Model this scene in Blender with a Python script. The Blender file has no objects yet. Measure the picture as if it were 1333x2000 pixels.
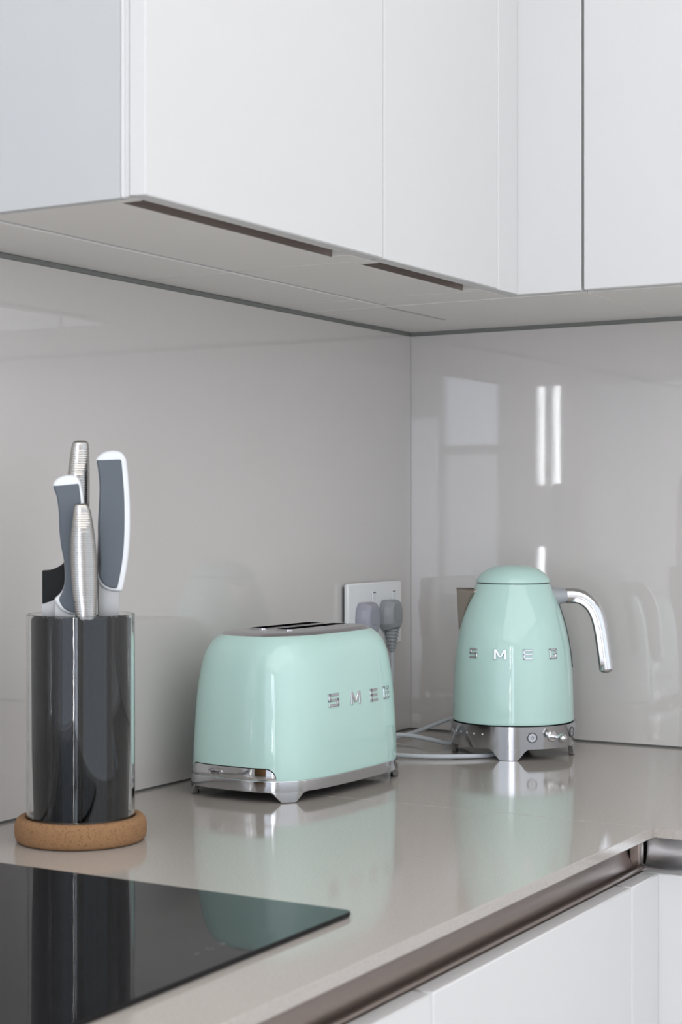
import bpy, bmesh, math, random
from mathutils import Vector, Matrix

random.seed(7)
SC = bpy.context.scene
COL = SC.collection
PI = math.pi
R = math.radians
T = 0.90                                   # worktop height above the floor

# ------------------------------------------------------------------ camera
CAM_YAW = 30.37
cam_d = bpy.data.cameras.new('camera')
cam = bpy.data.objects.new('camera', cam_d)
COL.objects.link(cam)
cam.location = (1.3145, -2.4705, T + 0.352)
cam.rotation_euler = (R(90), 0, R(CAM_YAW))
cam_d.sensor_fit = 'VERTICAL'
cam_d.sensor_height = 36.0
cam_d.lens = 36.0 * 3320.0 / 2000.0
cam_d.shift_y = 6.0 / 2000.0
cam_d.clip_start = 0.05
cam_d.dof.use_dof = True
cam_d.dof.focus_distance = 2.25
cam_d.dof.aperture_fstop = 9.0
SC.camera = cam

# ------------------------------------------------------------------ world, exposure
wd = bpy.data.worlds.new('world')
SC.world = wd
wd.use_nodes = True
wd.node_tree.nodes['Background'].inputs[0].default_value = (0.75, 0.86, 1.0, 1)
wd.node_tree.nodes['Background'].inputs[1].default_value = 1.0
SC.view_settings.view_transform = 'Standard'
SC.view_settings.look = 'None'
SC.view_settings.gamma = 1.0
SC.view_settings.use_curve_mapping = False
SC.view_settings.exposure = 0.15
SC.cycles.sample_clamp_indirect = 120.0

# ------------------------------------------------------------------ room size, window light and added fill
RX, RY, RH = 3.7, -5.2, 2.65               # far side wall, far back wall, ceiling height


def area(name, loc, rot, sx, sy, radiance, col):
    d = bpy.data.lights.new(name, 'AREA')
    d.shape = 'RECTANGLE'
    d.size, d.size_y = sx, sy
    d.energy = radiance * PI * sx * sy      # emitted radiance in display units
    d.color = col
    o = bpy.data.objects.new(name, d)
    o.location = loc
    o.rotation_euler = rot
    COL.objects.link(o)
    return o


# glazing of the room behind the camera: columns of panes (x0, x1, colour, [(z0, z1, radiance), ...])
SKY, HAZE = (0.95, 0.975, 1.0), (0.80, 0.86, 1.0)
GLAZING = [(0.05, 1.80, HAZE, [(0.05, 2.50, 0.75)]),
           (1.938, 1.986, SKY, [(0.10, 0.98, 58.0), (1.282, 2.45, 44.0)]),
           (2.020, 2.066, SKY, [(0.10, 1.10, 58.0), (1.398, 2.45, 44.0)]),
           (2.270, 2.580, HAZE, [(0.15, 1.56, 4.6), (1.60, 2.45, 8.0)]),
           (2.600, 2.790, HAZE, [(0.15, 1.75, 4.6)])]
for (x0, x1, col, panes) in GLAZING:
    for (z0, z1, rad) in panes:
        area('daylight_and_fill', ((x0 + x1) / 2, RY - 0.05, (z0 + z1) / 2), (R(90), 0, 0), x1 - x0, z1 - z0, rad, col)
SIDE_FILL = (-4.8, -0.6, 0.06, 2.50, 0.45)  # side fill panel added for soft light from the right; no window there
area('daylight_and_fill', (RX + 0.05, (SIDE_FILL[0] + SIDE_FILL[1]) / 2, (SIDE_FILL[2] + SIDE_FILL[3]) / 2), (R(90), 0, R(90)),
     SIDE_FILL[1] - SIDE_FILL[0], SIDE_FILL[3] - SIDE_FILL[2], SIDE_FILL[4], (1.0, 0.985, 0.97))
CEIL = (0.45, 3.60, -5.0, -0.45)            # soft fill panel added in place of ceiling downlights: x0, x1, y0, y1
area('ceiling_fill', ((CEIL[0] + CEIL[1]) / 2, (CEIL[2] + CEIL[3]) / 2, RH - 0.012), (0, 0, 0), CEIL[1] - CEIL[0], CEIL[3] - CEIL[2], 1.13, (1.0, 0.96, 0.918))


# ------------------------------------------------------------------ materials
def new_mat(name):
    m = bpy.data.materials.new(name)
    m.use_nodes = True
    return m, m.node_tree, m.node_tree.nodes['Principled BSDF']


def mat(name, col, rough=0.5, metal=0.0, ior=1.5, coat=0.0, noise=0.0, nscale=40.0, bump=0.0, bscale=200.0, stretch=None):
    m, nt, b = new_mat(name)
    b.inputs['Base Color'].default_value = (*col, 1)
    b.inputs['Roughness'].default_value = rough
    b.inputs['Metallic'].default_value = metal
    b.inputs['IOR'].default_value = ior
    b.inputs['Coat Weight'].default_value = coat
    b.inputs['Coat Roughness'].default_value = 0.03
    tc = nt.nodes.new('ShaderNodeTexCoord')
    mp = nt.nodes.new('ShaderNodeMapping')
    nt.links.new(tc.outputs['Object'], mp.inputs[0])
    if stretch:
        mp.inputs['Scale'].default_value = stretch
    if noise:
        n = nt.nodes.new('ShaderNodeTexNoise')
        n.inputs['Scale'].default_value = nscale
        n.inputs['Detail'].default_value = 4
        nt.links.new(mp.outputs[0], n.inputs['Vector'])
        mx = nt.nodes.new('ShaderNodeMix')
        mx.data_type = 'RGBA'
        mx.inputs[6].default_value = (*[max(0, c * (1 - noise)) for c in col], 1)
        mx.inputs[7].default_value = (*[min(1, c * (1 + noise)) for c in col], 1)
        nt.links.new(n.outputs[0], mx.inputs[0])
        nt.links.new(mx.outputs[2], b.inputs['Base Color'])
    if bump:
        n2 = nt.nodes.new('ShaderNodeTexNoise')
        n2.inputs['Scale'].default_value = bscale
        n2.inputs['Detail'].default_value = 3
        nt.links.new(mp.outputs[0], n2.inputs['Vector'])
        bp = nt.nodes.new('ShaderNodeBump')
        bp.inputs['Strength'].default_value = bump
        bp.inputs['Distance'].default_value = 0.001
        nt.links.new(n2.outputs[0], bp.inputs['Height'])
        nt.links.new(bp.outputs[0], b.inputs['Normal'])
    return m


M = {}
M['paint'] = mat('white_paint', (0.88, 0.875, 0.865), 0.7, noise=0.02, nscale=3)
M['ceiling'] = mat('ceiling_paint', (0.90, 0.90, 0.895), 0.8, noise=0.02, nscale=3)
M['floor'] = mat('floor_boards', (0.60, 0.56, 0.52), 0.35, noise=0.25, nscale=6, stretch=(1, 12, 1))
M['splash'] = mat('splashback_glass', (0.615, 0.588, 0.568), 0.02, ior=1.8, noise=0.015, nscale=2)
M['gap'] = mat('dark_joint', (0.10, 0.105, 0.10), 0.6, noise=0.1)
M['door'] = mat('white_lacquer', (0.63, 0.628, 0.63), 0.32, noise=0.008, nscale=2)
M['carcass'] = mat('white_melamine', (0.78, 0.762, 0.735), 0.45, noise=0.02, nscale=8)
M['joint'] = mat('grey_joint', (0.22, 0.225, 0.215), 0.6, noise=0.1)
M['endlam'] = mat('reflection_tinted_laminate', (0.485, 0.498, 0.51), 0.22, noise=0.01, nscale=3)  # white laminate with the bluish window reflection put into its colour
M['strip'] = mat('pale_metal_strip', (0.50, 0.50, 0.51), 0.4, metal=0.6, noise=0.05)
M['bronze'] = mat('bronze_profile', (0.30, 0.25, 0.225), 0.33, metal=0.85, noise=0.08, nscale=30, stretch=(1, .02, 1))
M['alu'] = mat('aluminium_profile', (0.70, 0.72, 0.74), 0.30, metal=1.0, noise=0.04)
M['hob'] = mat('black_ceramic_glass', (0.012, 0.012, 0.013), 0.03, ior=1.23, noise=0.1)
M['hob_edge'] = mat('hob_edge', (0.02, 0.02, 0.021), 0.3, noise=0.1)
M['mark'] = mat('grey_print', (0.16, 0.16, 0.16), 0.5, noise=0.05)
M['mint'] = mat('mint_enamel', (0.485, 0.695, 0.640), 0.05, ior=1.52, coat=0.0, noise=0.006, nscale=3)
M['chrome'] = mat('polished_chrome', (0.63, 0.63, 0.645), 0.06, metal=1.0, noise=0.01)
M['satin'] = mat('satin_steel', (0.56, 0.55, 0.56), 0.28, metal=1.0, noise=0.04, nscale=60, stretch=(1, .05, 1))
M['basechrome'] = mat('base_chrome', (0.50, 0.50, 0.51), 0.12, metal=1.0, noise=0.02)
M['steel'] = mat('knife_steel', (0.44, 0.425, 0.405), 0.17, metal=1.0, noise=0.04, nscale=80)
M['spoutsteel'] = mat('spout_steel', (0.36, 0.325, 0.28), 0.35, metal=1.0, noise=0.03)
M['blade'] = mat('blade_steel', (0.34, 0.335, 0.33), 0.35, metal=1.0, noise=0.03, nscale=90)
M['black'] = mat('black_plastic', (0.009, 0.009, 0.010), 0.5, noise=0.1)
M['bristle'] = mat('black_bristle', (0.0035, 0.0035, 0.004), 0.6, noise=0.3, nscale=300)
M['bristle'].node_tree.nodes['Principled BSDF'].inputs['Specular IOR Level'].default_value = 0.04
M['black'].node_tree.nodes['Principled BSDF'].inputs['Specular IOR Level'].default_value = 0.2
M['rubber'] = mat('dark_rubber', (0.03, 0.03, 0.03), 0.7, noise=0.1)
M['kgrey'] = mat('slate_soft_grip', (0.095, 0.113, 0.135), 0.5, noise=0.02)
M['kwhite'] = mat('white_plastic', (0.80, 0.82, 0.84), 0.35, noise=0.01)
M['socket'] = mat('socket_white', (0.86, 0.865, 0.87), 0.3, noise=0.01)
M['plugA'] = mat('lilac_grey_plastic', (0.36, 0.36, 0.42), 0.42, noise=0.03)
M['plugB'] = mat('grey_plastic', (0.33, 0.345, 0.36), 0.45, noise=0.03)
M['cord'] = mat('pale_grey_cord', (0.50, 0.53, 0.56), 0.42, noise=0.03)
M['greyplastic'] = mat('mid_grey_plastic', (0.34, 0.36, 0.38), 0.4, noise=0.03)
M['darkgrey'] = mat('dark_grey_plastic', (0.08, 0.085, 0.09), 0.3, noise=0.05)
M['slate'] = mat('red_print', (0.05, 0.05, 0.05), 0.4, noise=0.05)


def quartz():
    m, nt, b = new_mat('beige_quartz')
    tc = nt.nodes.new('ShaderNodeTexCoord')
    n = nt.nodes.new('ShaderNodeTexNoise')
    n.inputs['Scale'].default_value = 420
    n.inputs['Detail'].default_value = 5
    n.inputs['Roughness'].default_value = 0.7
    r = nt.nodes.new('ShaderNodeValToRGB')
    r.color_ramp.elements[0].position = 0.30
    r.color_ramp.elements[0].color = (0.345, 0.317, 0.29, 1)
    r.color_ramp.elements[1].position = 0.70
    r.color_ramp.elements[1].color = (0.445, 0.412, 0.38, 1)
    n2 = nt.nodes.new('ShaderNodeTexNoise')
    n2.inputs['Scale'].default_value = 5
    nt.links.new(tc.outputs['Object'], n.inputs['Vector'])
    nt.links.new(tc.outputs['Object'], n2.inputs['Vector'])
    nt.links.new(n.outputs[0], r.inputs[0])
    nt.links.new(r.outputs[0], b.inputs['Base Color'])
    b.inputs['Roughness'].default_value = 0.09
    b.inputs['IOR'].default_value = 1.52
    return m


def cork():
    m, nt, b = new_mat('cork')
    tc = nt.nodes.new('ShaderNodeTexCoord')
    v = nt.nodes.new('ShaderNodeTexVoronoi')
    v.inputs['Scale'].default_value = 900
    n = nt.nodes.new('ShaderNodeTexNoise')
    n.inputs['Scale'].default_value = 600
    n.inputs['Detail'].default_value = 4
    for q in (v, n):
        nt.links.new(tc.outputs['Object'], q.inputs['Vector'])
    sep = nt.nodes.new('ShaderNodeSeparateColor')
    nt.links.new(v.outputs['Color'], sep.inputs[0])
    ad = nt.nodes.new('ShaderNodeMath')
    ad.operation = 'ADD'
    mu = nt.nodes.new('ShaderNodeMath')
    mu.operation = 'MULTIPLY'
    mu.inputs[1].default_value = 0.35
    nt.links.new(sep.outputs[0], mu.inputs[0])
    nt.links.new(mu.outputs[0], ad.inputs[0])
    nt.links.new(n.outputs[0], ad.inputs[1])
    r = nt.nodes.new('ShaderNodeValToRGB')
    r.color_ramp.elements[0].position = 0.38
    r.color_ramp.elements[0].color = (0.135, 0.066, 0.027, 1)
    r.color_ramp.elements[1].position = 0.62
    r.color_ramp.elements[1].color = (0.295, 0.160, 0.074, 1)
    nt.links.new(ad.outputs[0], r.inputs[0])
    nt.links.new(r.outputs[0], b.inputs['Base Color'])
    b.inputs['Roughness'].default_value = 0.85
    bp = nt.nodes.new('ShaderNodeBump')
    bp.inputs['Strength'].default_value = 0.4
    bp.inputs['Distance'].default_value = 0.001
    nt.links.new(n.outputs[0], bp.inputs['Height'])
    nt.links.new(bp.outputs[0], b.inputs['Normal'])
    return m


def glass(name, col=(1, 1, 1), ior=1.45):
    m, nt, b = new_mat(name)
    b.inputs['Base Color'].default_value = (*col, 1)
    b.inputs['Roughness'].default_value = 0.0
    b.inputs['IOR'].default_value = ior
    b.inputs['Transmission Weight'].default_value = 1.0
    return m


def emis(name, col, s):
    m, nt, b = new_mat(name)
    b.inputs['Base Color'].default_value = (*col, 1)
    b.inputs['Emission Color'].default_value = (*col, 1)
    b.inputs['Emission Strength'].default_value = s
    return m


M['quartz'] = quartz()
M['cork'] = cork()
M['glass'] = glass('clear_glass', (0.985, 0.995, 0.99), 1.38)


# ------------------------------------------------------------------ helpers
def bx(bm, x0, x1, y0, y1, z0, z1, bev=0.0, seg=1):
    vs = [bm.verts.new(p) for p in ((x0, y0, z0), (x1, y0, z0), (x1, y1, z0), (x0, y1, z0),
                                    (x0, y0, z1), (x1, y0, z1), (x1, y1, z1), (x0, y1, z1))]
    fs = [bm.faces.new([vs[i] for i in f]) for f in ((3, 2, 1, 0), (4, 5, 6, 7), (0, 1, 5, 4), (1, 2, 6, 5), (2, 3, 7, 6), (3, 0, 4, 7))]
    if bev:
        es = list({e for f in fs for e in f.edges})
        bmesh.ops.bevel(bm, geom=es, offset=bev, segments=seg, affect='EDGES', profile=0.5)
    return vs


def obj(name, bm, m, parent=None, smooth=40):
    me = bpy.data.meshes.new(name)
    bmesh.ops.recalc_face_normals(bm, faces=bm.faces[:])
    root = parent
    while root is not None and root.parent is not None:
        root = root.parent
    if root is not None and root.get('_w'):
        bmesh.ops.translate(bm, verts=bm.verts[:], vec=-Vector(root['_w']))
    bm.to_mesh(me)
    bm.free()
    if smooth:
        for p in me.polygons:
            p.use_smooth = True
        me.set_sharp_from_angle(angle=R(smooth))
    o = bpy.data.objects.new(name, me)
    if smooth:
        wn = o.modifiers.new('weighted_normals', 'WEIGHTED_NORMAL')
        wn.keep_sharp = True
        wn.weight = 100
    me.materials.append(M[m] if isinstance(m, str) else m)
    COL.objects.link(o)
    o.parent = parent
    return o


def tag(o, label=None, cat=None, group=None, kind=None):
    if label: o['label'] = label
    if cat: o['category'] = cat
    if group: o['group'] = group
    if kind: o['kind'] = kind
    return o


def empty(name, loc, rz=0.0, world=False):
    """world=True: children are modelled in room coordinates and shifted to the base point."""
    o = bpy.data.objects.new(name, None)
    o.empty_display_size = 0.05
    o.location = loc
    o.rotation_euler = (0, 0, rz)
    if world:
        o['_w'] = tuple(loc)
    COL.objects.link(o)
    return o


def box(name, m, parent, *a, bev=0.0012):
    bm = bmesh.new()
    bx(bm, *a, bev=bev)
    return obj(name, bm, m, parent)


def loft(bm, rings, close=True, cap0=False, cap1=False):
    rv = [[bm.verts.new(p) for p in r] for r in rings]
    n = len(rings[0])
    for a, b in zip(rv[:-1], rv[1:]):
        for i in range(n if close else n - 1):
            j = (i + 1) % n
            bm.faces.new((a[i], a[j], b[j], b[i]))
    if cap0: bm.faces.new(rv[0][::-1])
    if cap1: bm.faces.new(rv[-1])
    return rv


def lathe(bm, prof, n=64, cap0=False, cap1=False, cx=0, cy=0):
    rings = [[(cx + r * math.cos(2 * PI * i / n), cy + r * math.sin(2 * PI * i / n), z) for i in range(n)] for r, z in prof]
    return loft(bm, rings, True, cap0, cap1)


def catmull(pts, n=12):
    P = [Vector(p) for p in pts]
    P = [2 * P[0] - P[1]] + P + [2 * P[-1] - P[-2]]
    out = []
    for i in range(1, len(P) - 2):
        for k in range(n):
            t = k / n
            a, b, c, d = P[i - 1], P[i], P[i + 1], P[i + 2]
            out.append(0.5 * ((2 * b) + (c - a) * t + (2 * a - 5 * b + 4 * c - d) * t * t + (3 * b - a - 3 * c + d) * t ** 3))
    out.append(P[-2])
    return out


def tube(bm, pts, rad, n=12, up=(0, 0, 1), rad2=None, caps=True):
    """Round or oval tube along pts; rad may be a list."""
    pts = [Vector(p) for p in pts]
    rings = []
    prev = None
    for i, p in enumerate(pts):
        d = (pts[min(i + 1, len(pts) - 1)] - pts[max(i - 1, 0)]).normalized()
        if prev is None:
            u = Vector(up)
            s = d.cross(u)
            if s.length < 1e-4: s = d.cross(Vector((1, 0, 0)))
            s.normalize()
        else:
            s = (prev - d * prev.dot(d)).normalized()
        prev = s
        w = s.cross(d).normalized()
        r1 = rad[i] if isinstance(rad, (list, tuple)) else rad
        r2 = r1 if rad2 is None else (rad2[i] if isinstance(rad2, (list, tuple)) else rad2)
        rings.append([p + s * (r2 * math.cos(2 * PI * k / n)) + w * (r1 * math.sin(2 * PI * k / n)) for k in range(n)])
    loft(bm, rings, True, caps, caps)


def prism(bm, poly, n0, n1, frame=None, bev=0.0, seg=1):
    """poly of (u, w) extruded from n0 to n1 along the third axis; frame maps (u, n, w) to a point."""
    f = frame or (lambda u, n, w: (u, n, w))
    a = [bm.verts.new(f(u, n0, w)) for u, w in poly]
    b = [bm.verts.new(f(u, n1, w)) for u, w in poly]
    n = len(poly)
    fa = bm.faces.new(a)
    fb = bm.faces.new(b[::-1])
    sd = [bm.faces.new((a[i], b[i], b[(i + 1) % n], a[(i + 1) % n])) for i in range(n)]
    if bev:
        es = list(set(fa.edges) | set(fb.edges))
        bmesh.ops.bevel(bm, geom=es, offset=bev, segments=seg, affect='EDGES', profile=0.5, clamp_overlap=True)


def rprism(bm, poly, t, b, N=150, seg=4):
    """outline (u, w) resampled, slab of half thickness t along n with edges rounded by b"""
    P = [Vector((p[0], p[1])) for p in poly]
    L = [0]
    for i in range(len(P)): L.append(L[-1] + (P[(i + 1) % len(P)] - P[i]).length)
    Q, j = [], 0
    for q in range(N):
        g = L[-1] * q / N
        while L[j + 1] < g: j += 1
        f = (g - L[j]) / max(1e-9, L[j + 1] - L[j])
        Q.append(P[j % len(P)].lerp(P[(j + 1) % len(P)], f))
    Q = [(Q[i - 1] + 2 * Q[i] + Q[(i + 1) % N]) / 4 for i in range(N)]
    ar = sum(Q[i].x * Q[(i + 1) % N].y - Q[(i + 1) % N].x * Q[i].y for i in range(N))
    nr = []
    for i in range(N):
        d = (Q[(i + 2) % N] - Q[i - 2]).normalized()
        v = Vector((-d.y, d.x))
        nr.append(v if ar > 0 else -v)
    for _ in range(3): nr = [((nr[i - 1] + nr[i] + nr[(i + 1) % N]) / 3) for i in range(N)]
    rings = []
    for side in (-1, 1):
        rg = range(seg + 1) if side < 0 else range(seg, -1, -1)
        for k_ in rg:
            a = PI / 2 * k_ / seg
            ins, n = b * (1 - math.sin(a)), side * (t - b + b * math.cos(a))
            rings.append([(Q[i].x + nr[i].x * ins, n, Q[i].y + nr[i].y * ins) for i in range(N)])
    loft(bm, rings, True, True, True)


# ------------------------------------------------------------------ room shell
def struct(name, m, *a, bev=0):
    bm = bmesh.new()
    bx(bm, *a, bev=bev)
    return tag(obj(name, bm, m, None, 0), kind='structure')


floor = struct('floor', 'floor', -0.15, RX + 0.15, RY - 0.15, 0.15, -0.06, 0.0)
ceil = struct('ceiling', 'ceiling', -0.15, RX + 0.15, RY - 0.15, 0.15, RH, RH + 0.06)
WT = 0.010                                  # glass splashback stands this far off the masonry
wl = struct('wall_left', 'paint', -0.15, -WT, RY - 0.15, 0.15, 0.0, RH)
wr = struct('wall_right', 'paint', -WT, RX + 0.15, WT, 0.15, 0.0, RH)


def wall_with_openings(name, axis, at, lo, hi, opens, thick=0.15):
    """Wall along x (axis 'x', at y=at) or along y; columns of openings (a0, a1, [(z0, z1), ...])."""
    bm = bmesh.new()

    def put(a0, a1, z0, z1):
        if a1 - a0 < 1e-4 or z1 - z0 < 1e-4: return
        if axis == 'x': bx(bm, a0, a1, at - thick, at, z0, z1)
        else: bx(bm, at, at + thick, a0, a1, z0, z1)
    cur = lo
    for a0, a1, panes in sorted(opens):
        put(cur, a0, 0, RH)
        z = 0
        for z0, z1 in panes:
            put(a0, a1, z, z0)
            z = z1
        put(a0, a1, z, RH)
        cur = a1
    put(cur, hi, 0, RH)
    return tag(obj(name, bm, 'paint', None, 0), kind='structure')


wall_with_openings('wall_back', 'x', RY, -0.15, RX + 0.15, [(g[0], g[1], [p[:2] for p in g[3]]) for g in GLAZING])
wall_with_openings('wall_side', 'y', RX, RY, 0.15, [(SIDE_FILL[0], SIDE_FILL[1], [SIDE_FILL[2:4]])])  # opening cut for the added side fill


def window_and_fill(n, axis, at, a0, a1, z0, z1, fw):
    bm = bmesh.new()
    for (p0, p1, q0, q1) in ((a0, a0 + fw, z0, z1), (a1 - fw, a1, z0, z1), (a0 + fw, a1 - fw, z0, z0 + fw), (a0 + fw, a1 - fw, z1 - fw, z1)):
        if axis == 'x': bx(bm, p0, p1, at - 0.04, at + 0.012, q0, q1)
        else: bx(bm, at - 0.012, at + 0.04, p0, p1, q0, q1)
    return tag(obj('window_and_fill_%d' % n, bm, 'kwhite', None, 0), kind='structure')


k = 1
for g in GLAZING:
    for p in g[3]:
        window_and_fill(k, 'x', RY, g[0], g[1], p[0], p[1], 0.003)
        k += 1
window_and_fill(k, 'y', RX, *SIDE_FILL[:4], 0.04)  # frame of the added side fill panel

# frame around the added ceiling fill panel
bm = bmesh.new()
for (a0, a1, b0, b1) in ((CEIL[0] - 0.03, CEIL[0], CEIL[2] - 0.03, CEIL[3] + 0.03), (CEIL[1], CEIL[1] + 0.03, CEIL[2] - 0.03, CEIL[3] + 0.03),
                         (CEIL[0], CEIL[1], CEIL[2] - 0.03, CEIL[2]), (CEIL[0], CEIL[1], CEIL[3], CEIL[3] + 0.03)):
    bx(bm, a0, a1, b0, b1, RH - 0.03, RH)
tag(obj('trim_1', bm, 'kwhite', None, 0), kind='structure')

# glass splashbacks, parts of the two walls; dark joints above and below
SZ0, SZ1 = T + 0.0022, T + 0.6455


def wall_part(name, m, parent, *a, bev=0.0):
    bm = bmesh.new()
    bx(bm, *a, bev=bev)
    return obj(name, bm, m, parent, 0)


wall_part('glass_splashback', 'splash', wl, -WT, 0.0, -2.6, -0.0012, SZ0, SZ1, bev=0.0006)
wall_part('glass_splashback', 'splash', wr, -WT + 0.0002, 2.4, 0.0, WT - 0.0001, SZ0, SZ1, bev=0.0006)
wall_part('joint_filler', 'joint', wl, -WT, -0.0022, -2.6, 0.0, SZ1, T + 0.652)
wall_part('joint_filler', 'joint', wr, -WT, 2.4, 0.0022, WT, SZ1, T + 0.652)
wall_part('sealant_joint', 'gap', wl, -WT, 0.0006, -2.6, 0.0, T, SZ0)
wall_part('sealant_joint', 'gap', wr, -WT, 2.4, -0.0006, WT, T, SZ0)

# ------------------------------------------------------------------ wall cabinets
UZ0, UZ1 = T + 0.652, T + 1.42
DX = 0.352                                  # front plane of the wall cabinet doors
DT = 0.020


def wall_cab_left(y0, y1, label, channel, end_panel=False):
    e = empty('wall_cabinet', (0, y0, UZ0), world=True)
    tag(e, label, 'cabinet')
    g = 0.0009
    # carcass: sides, bottom, back strip, top
    box('base_panel', 'carcass', e, 0.141, 0.305, y0 + g, y1 - g, UZ0, UZ0 + 0.018, bev=0.0008)
    box('service_panel', 'carcass', e, 0.001, 0.133, y0 + g, y1 - g, UZ0 - 0.0005, UZ0 + 0.018, bev=0.0008)
    box('groove_strip', 'strip', e, 0.1335, 0.1405, y0 + g, y1 - g, UZ0 + 0.0012, UZ0 + 0.012, bev=0)
    box('side_panel', 'door' if end_panel else 'carcass', e, 0.001, 0.321, y0 + g, y0 + 0.018, UZ0 + 0.0182, UZ1, bev=0.0008)
    box('side_panel', 'carcass', e, 0.001, 0.321, y1 - 0.018, y1 - g, UZ0 + 0.0182, UZ1, bev=0.0008)
    box('top_panel', 'carcass', e, 0.001, 0.321, y0 + 0.0182, y1 - 0.0182, UZ1 - 0.018, UZ1, bev=0)
    if end_panel:
        tag(box('end_panel', 'endlam', e, 0.001, 0.3230, y0 - 0.0115, y0 + 0.0005, UZ0 - 0.0005, UZ1, bev=0.0006), 'end panel with a bluish reflection in its colour')
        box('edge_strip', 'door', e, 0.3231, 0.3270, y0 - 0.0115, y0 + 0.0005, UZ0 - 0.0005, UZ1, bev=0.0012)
        box('gap_lightener', 'door', e, 0.3270, 0.3318, y0 - 0.0090, y0 + 0.0005, UZ0 + 0.0005, UZ1, bev=0)  # white strip added so the door gap does not read dark
    # front rail with a recessed finger-pull channel of bronze metal
    c0, c1 = channel
    box('rail_block', 'carcass', e, 0.3055, 0.3305, y0 + g, c0, UZ0, UZ0 + 0.018, bev=0.0006)
    box('rail_block', 'carcass', e, 0.3055, 0.3305, c1, y1 - g, UZ0, UZ0 + 0.018, bev=0.0006)
    bm = bmesh.new()
    pr = [(0.3056, UZ0), (0.3072, UZ0), (0.3080, UZ0 + 0.012), (0.312, UZ0 + 0.019), (0.320, UZ0 + 0.021), (0.3295, UZ0 + 0.018), (0.3315, UZ0 + 0.024), (0.3056, UZ0 + 0.027)]
    rings = [[(x, y, z) for x, z in pr] for y in (c0 + 0.0004, c1 - 0.0004)]
    loft(bm, rings, True, True, True)
    tag(obj('pull_channel', bm, 'bronze', e), 'dark bronze finger-pull channel')
    box('door', 'door', e, DX - DT, DX, y0 - (0.010 if end_panel else -0.001), y1 - 0.001, UZ0, UZ1, bev=0.0014)
    return e


wall_cab_left(-1.1800, -0.7290, 'wide white wall cabinet with a free end panel, above the toaster', (-1.166, -0.772), True)
wall_cab_left(-0.7290, -0.4154, 'narrow white wall cabinet between the wide cabinet and the corner', (-0.702, -0.430))

# corner fillers of both runs
e = empty('corner_filler', (0, -0.4154, UZ0), world=True)
tag(e, 'white corner post where the two runs of wall cabinets meet', 'filler panel')
box('side_face', 'door', e, DX - DT, DX, -0.4144, -0.3525, UZ0, UZ1, bev=0.001)
box('front_face', 'door', e, DX - DT, 0.4440, -0.3520, -0.3320, UZ0, UZ1, bev=0.001)
box('base_panel', 'carcass', e, 0.141, 0.330, -0.4144, -0.3315, UZ0, UZ0 + 0.018, bev=0.0008)
box('base_panel', 'carcass', e, 0.001, 0.4440, -0.3305, -0.1475, UZ0 - 0.001, UZ0 + 0.018, bev=0.0008)
box('service_panel', 'carcass', e, 0.001, 0.133, -0.4144, -0.3310, UZ0 - 0.0005, UZ0 + 0.018, bev=0.0008)
box('service_panel', 'carcass', e, 0.001, 0.4440, -0.1455, -0.001, UZ0 - 0.0005, UZ0 + 0.018, bev=0.0008)
box('groove_strip', 'strip', e, 0.1335, 0.1405, -0.4144, -0.3310, UZ0 + 0.0012, UZ0 + 0.012, bev=0)
box('groove_strip', 'strip', e, 0.1335, 0.1385, -0.3300, -0.1470, UZ0 - 0.0018, UZ0 - 0.0011, bev=0)


def wall_cab_right(x0, x1, label):
    e = empty('wall_cabinet', (x0, 0, UZ0), world=True)
    tag(e, label, 'cabinet')
    g = 0.0006
    box('base_panel', 'carcass', e, x0 + g, x1 - g, -0.3305, -0.1475, UZ0 - 0.001, UZ0 + 0.018, bev=0.0008)
    box('service_panel', 'carcass', e, x0 + g, x1 - g, -0.1455, -0.001, UZ0 - 0.0005, UZ0 + 0.018, bev=0.0008)
    box('side_panel', 'carcass', e, x0 + g, x0 + 0.018, -0.3305, -0.001, UZ0 + 0.0182, UZ1, bev=0.0008)
    box('side_panel', 'carcass', e, x1 - 0.018, x1 - g, -0.3305, -0.001, UZ0 + 0.0182, UZ1, bev=0.0008)
    box('door', 'door', e, x0 + 0.0035, x1 - 0.001, -0.352, -0.332, UZ0, UZ1, bev=0.0014)
    return e


wall_cab_right(0.4445, 0.90, 'white wall cabinet above the right of the kettle')
wall_cab_right(0.90, 1.40, 'white wall cabinet further right along the kettle wall')

# ------------------------------------------------------------------ base cabinets, handle channel, worktop
BZ1 = T - 0.055                             # top of the base fronts
BX, BY = 0.650, -0.6226


def base_cab(name, label, fronts, body, cat='cabinet'):
    e = empty(name, (body[0], body[2], 0.0), world=True)
    tag(e, label, cat)
    box('carcass', 'carcass', e, *body, bev=0.001)
    for f in fronts:
        box('door', 'door', e, *f, bev=0.0012)
    return e


base_cab('base_cabinet', 'white base cabinet front right below the toaster, between hob unit and corner',
         [(BX - DT, BX, -1.1816, -0.7086, 0.10, BZ1)], (0.02, 0.600, -1.1820, -0.7080, 0.10, T - 0.075))
base_cab('base_cabinet', 'white base cabinet front under the black hob',
         [(BX - DT, BX, -2.080, -1.1836, 0.10, BZ1)], (0.02, 0.600, -2.080, -1.1830, 0.10, T - 0.075))
e = empty('corner_filler', (0.60, -0.7066, 0.10), world=True)
tag(e, 'white corner post of the base units below the inner worktop corner', 'filler panel')
box('side_face', 'door', e, BX - DT, BX, -0.7066, BY - 0.0003, 0.10, BZ1, bev=0.0012)
box('front_face', 'door', e, BX - DT, BX + 0.0505, BY, BY + DT, 0.10, BZ1, bev=0.0012)
base_cab('base_cabinet', 'white base cabinet at right, facing the camera below the worktop',
         [(BX + 0.0520, 1.30, BY, BY + DT, 0.10, BZ1)], (0.62, 1.30, BY + 0.045, -0.02, 0.10, T - 0.075))
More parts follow.
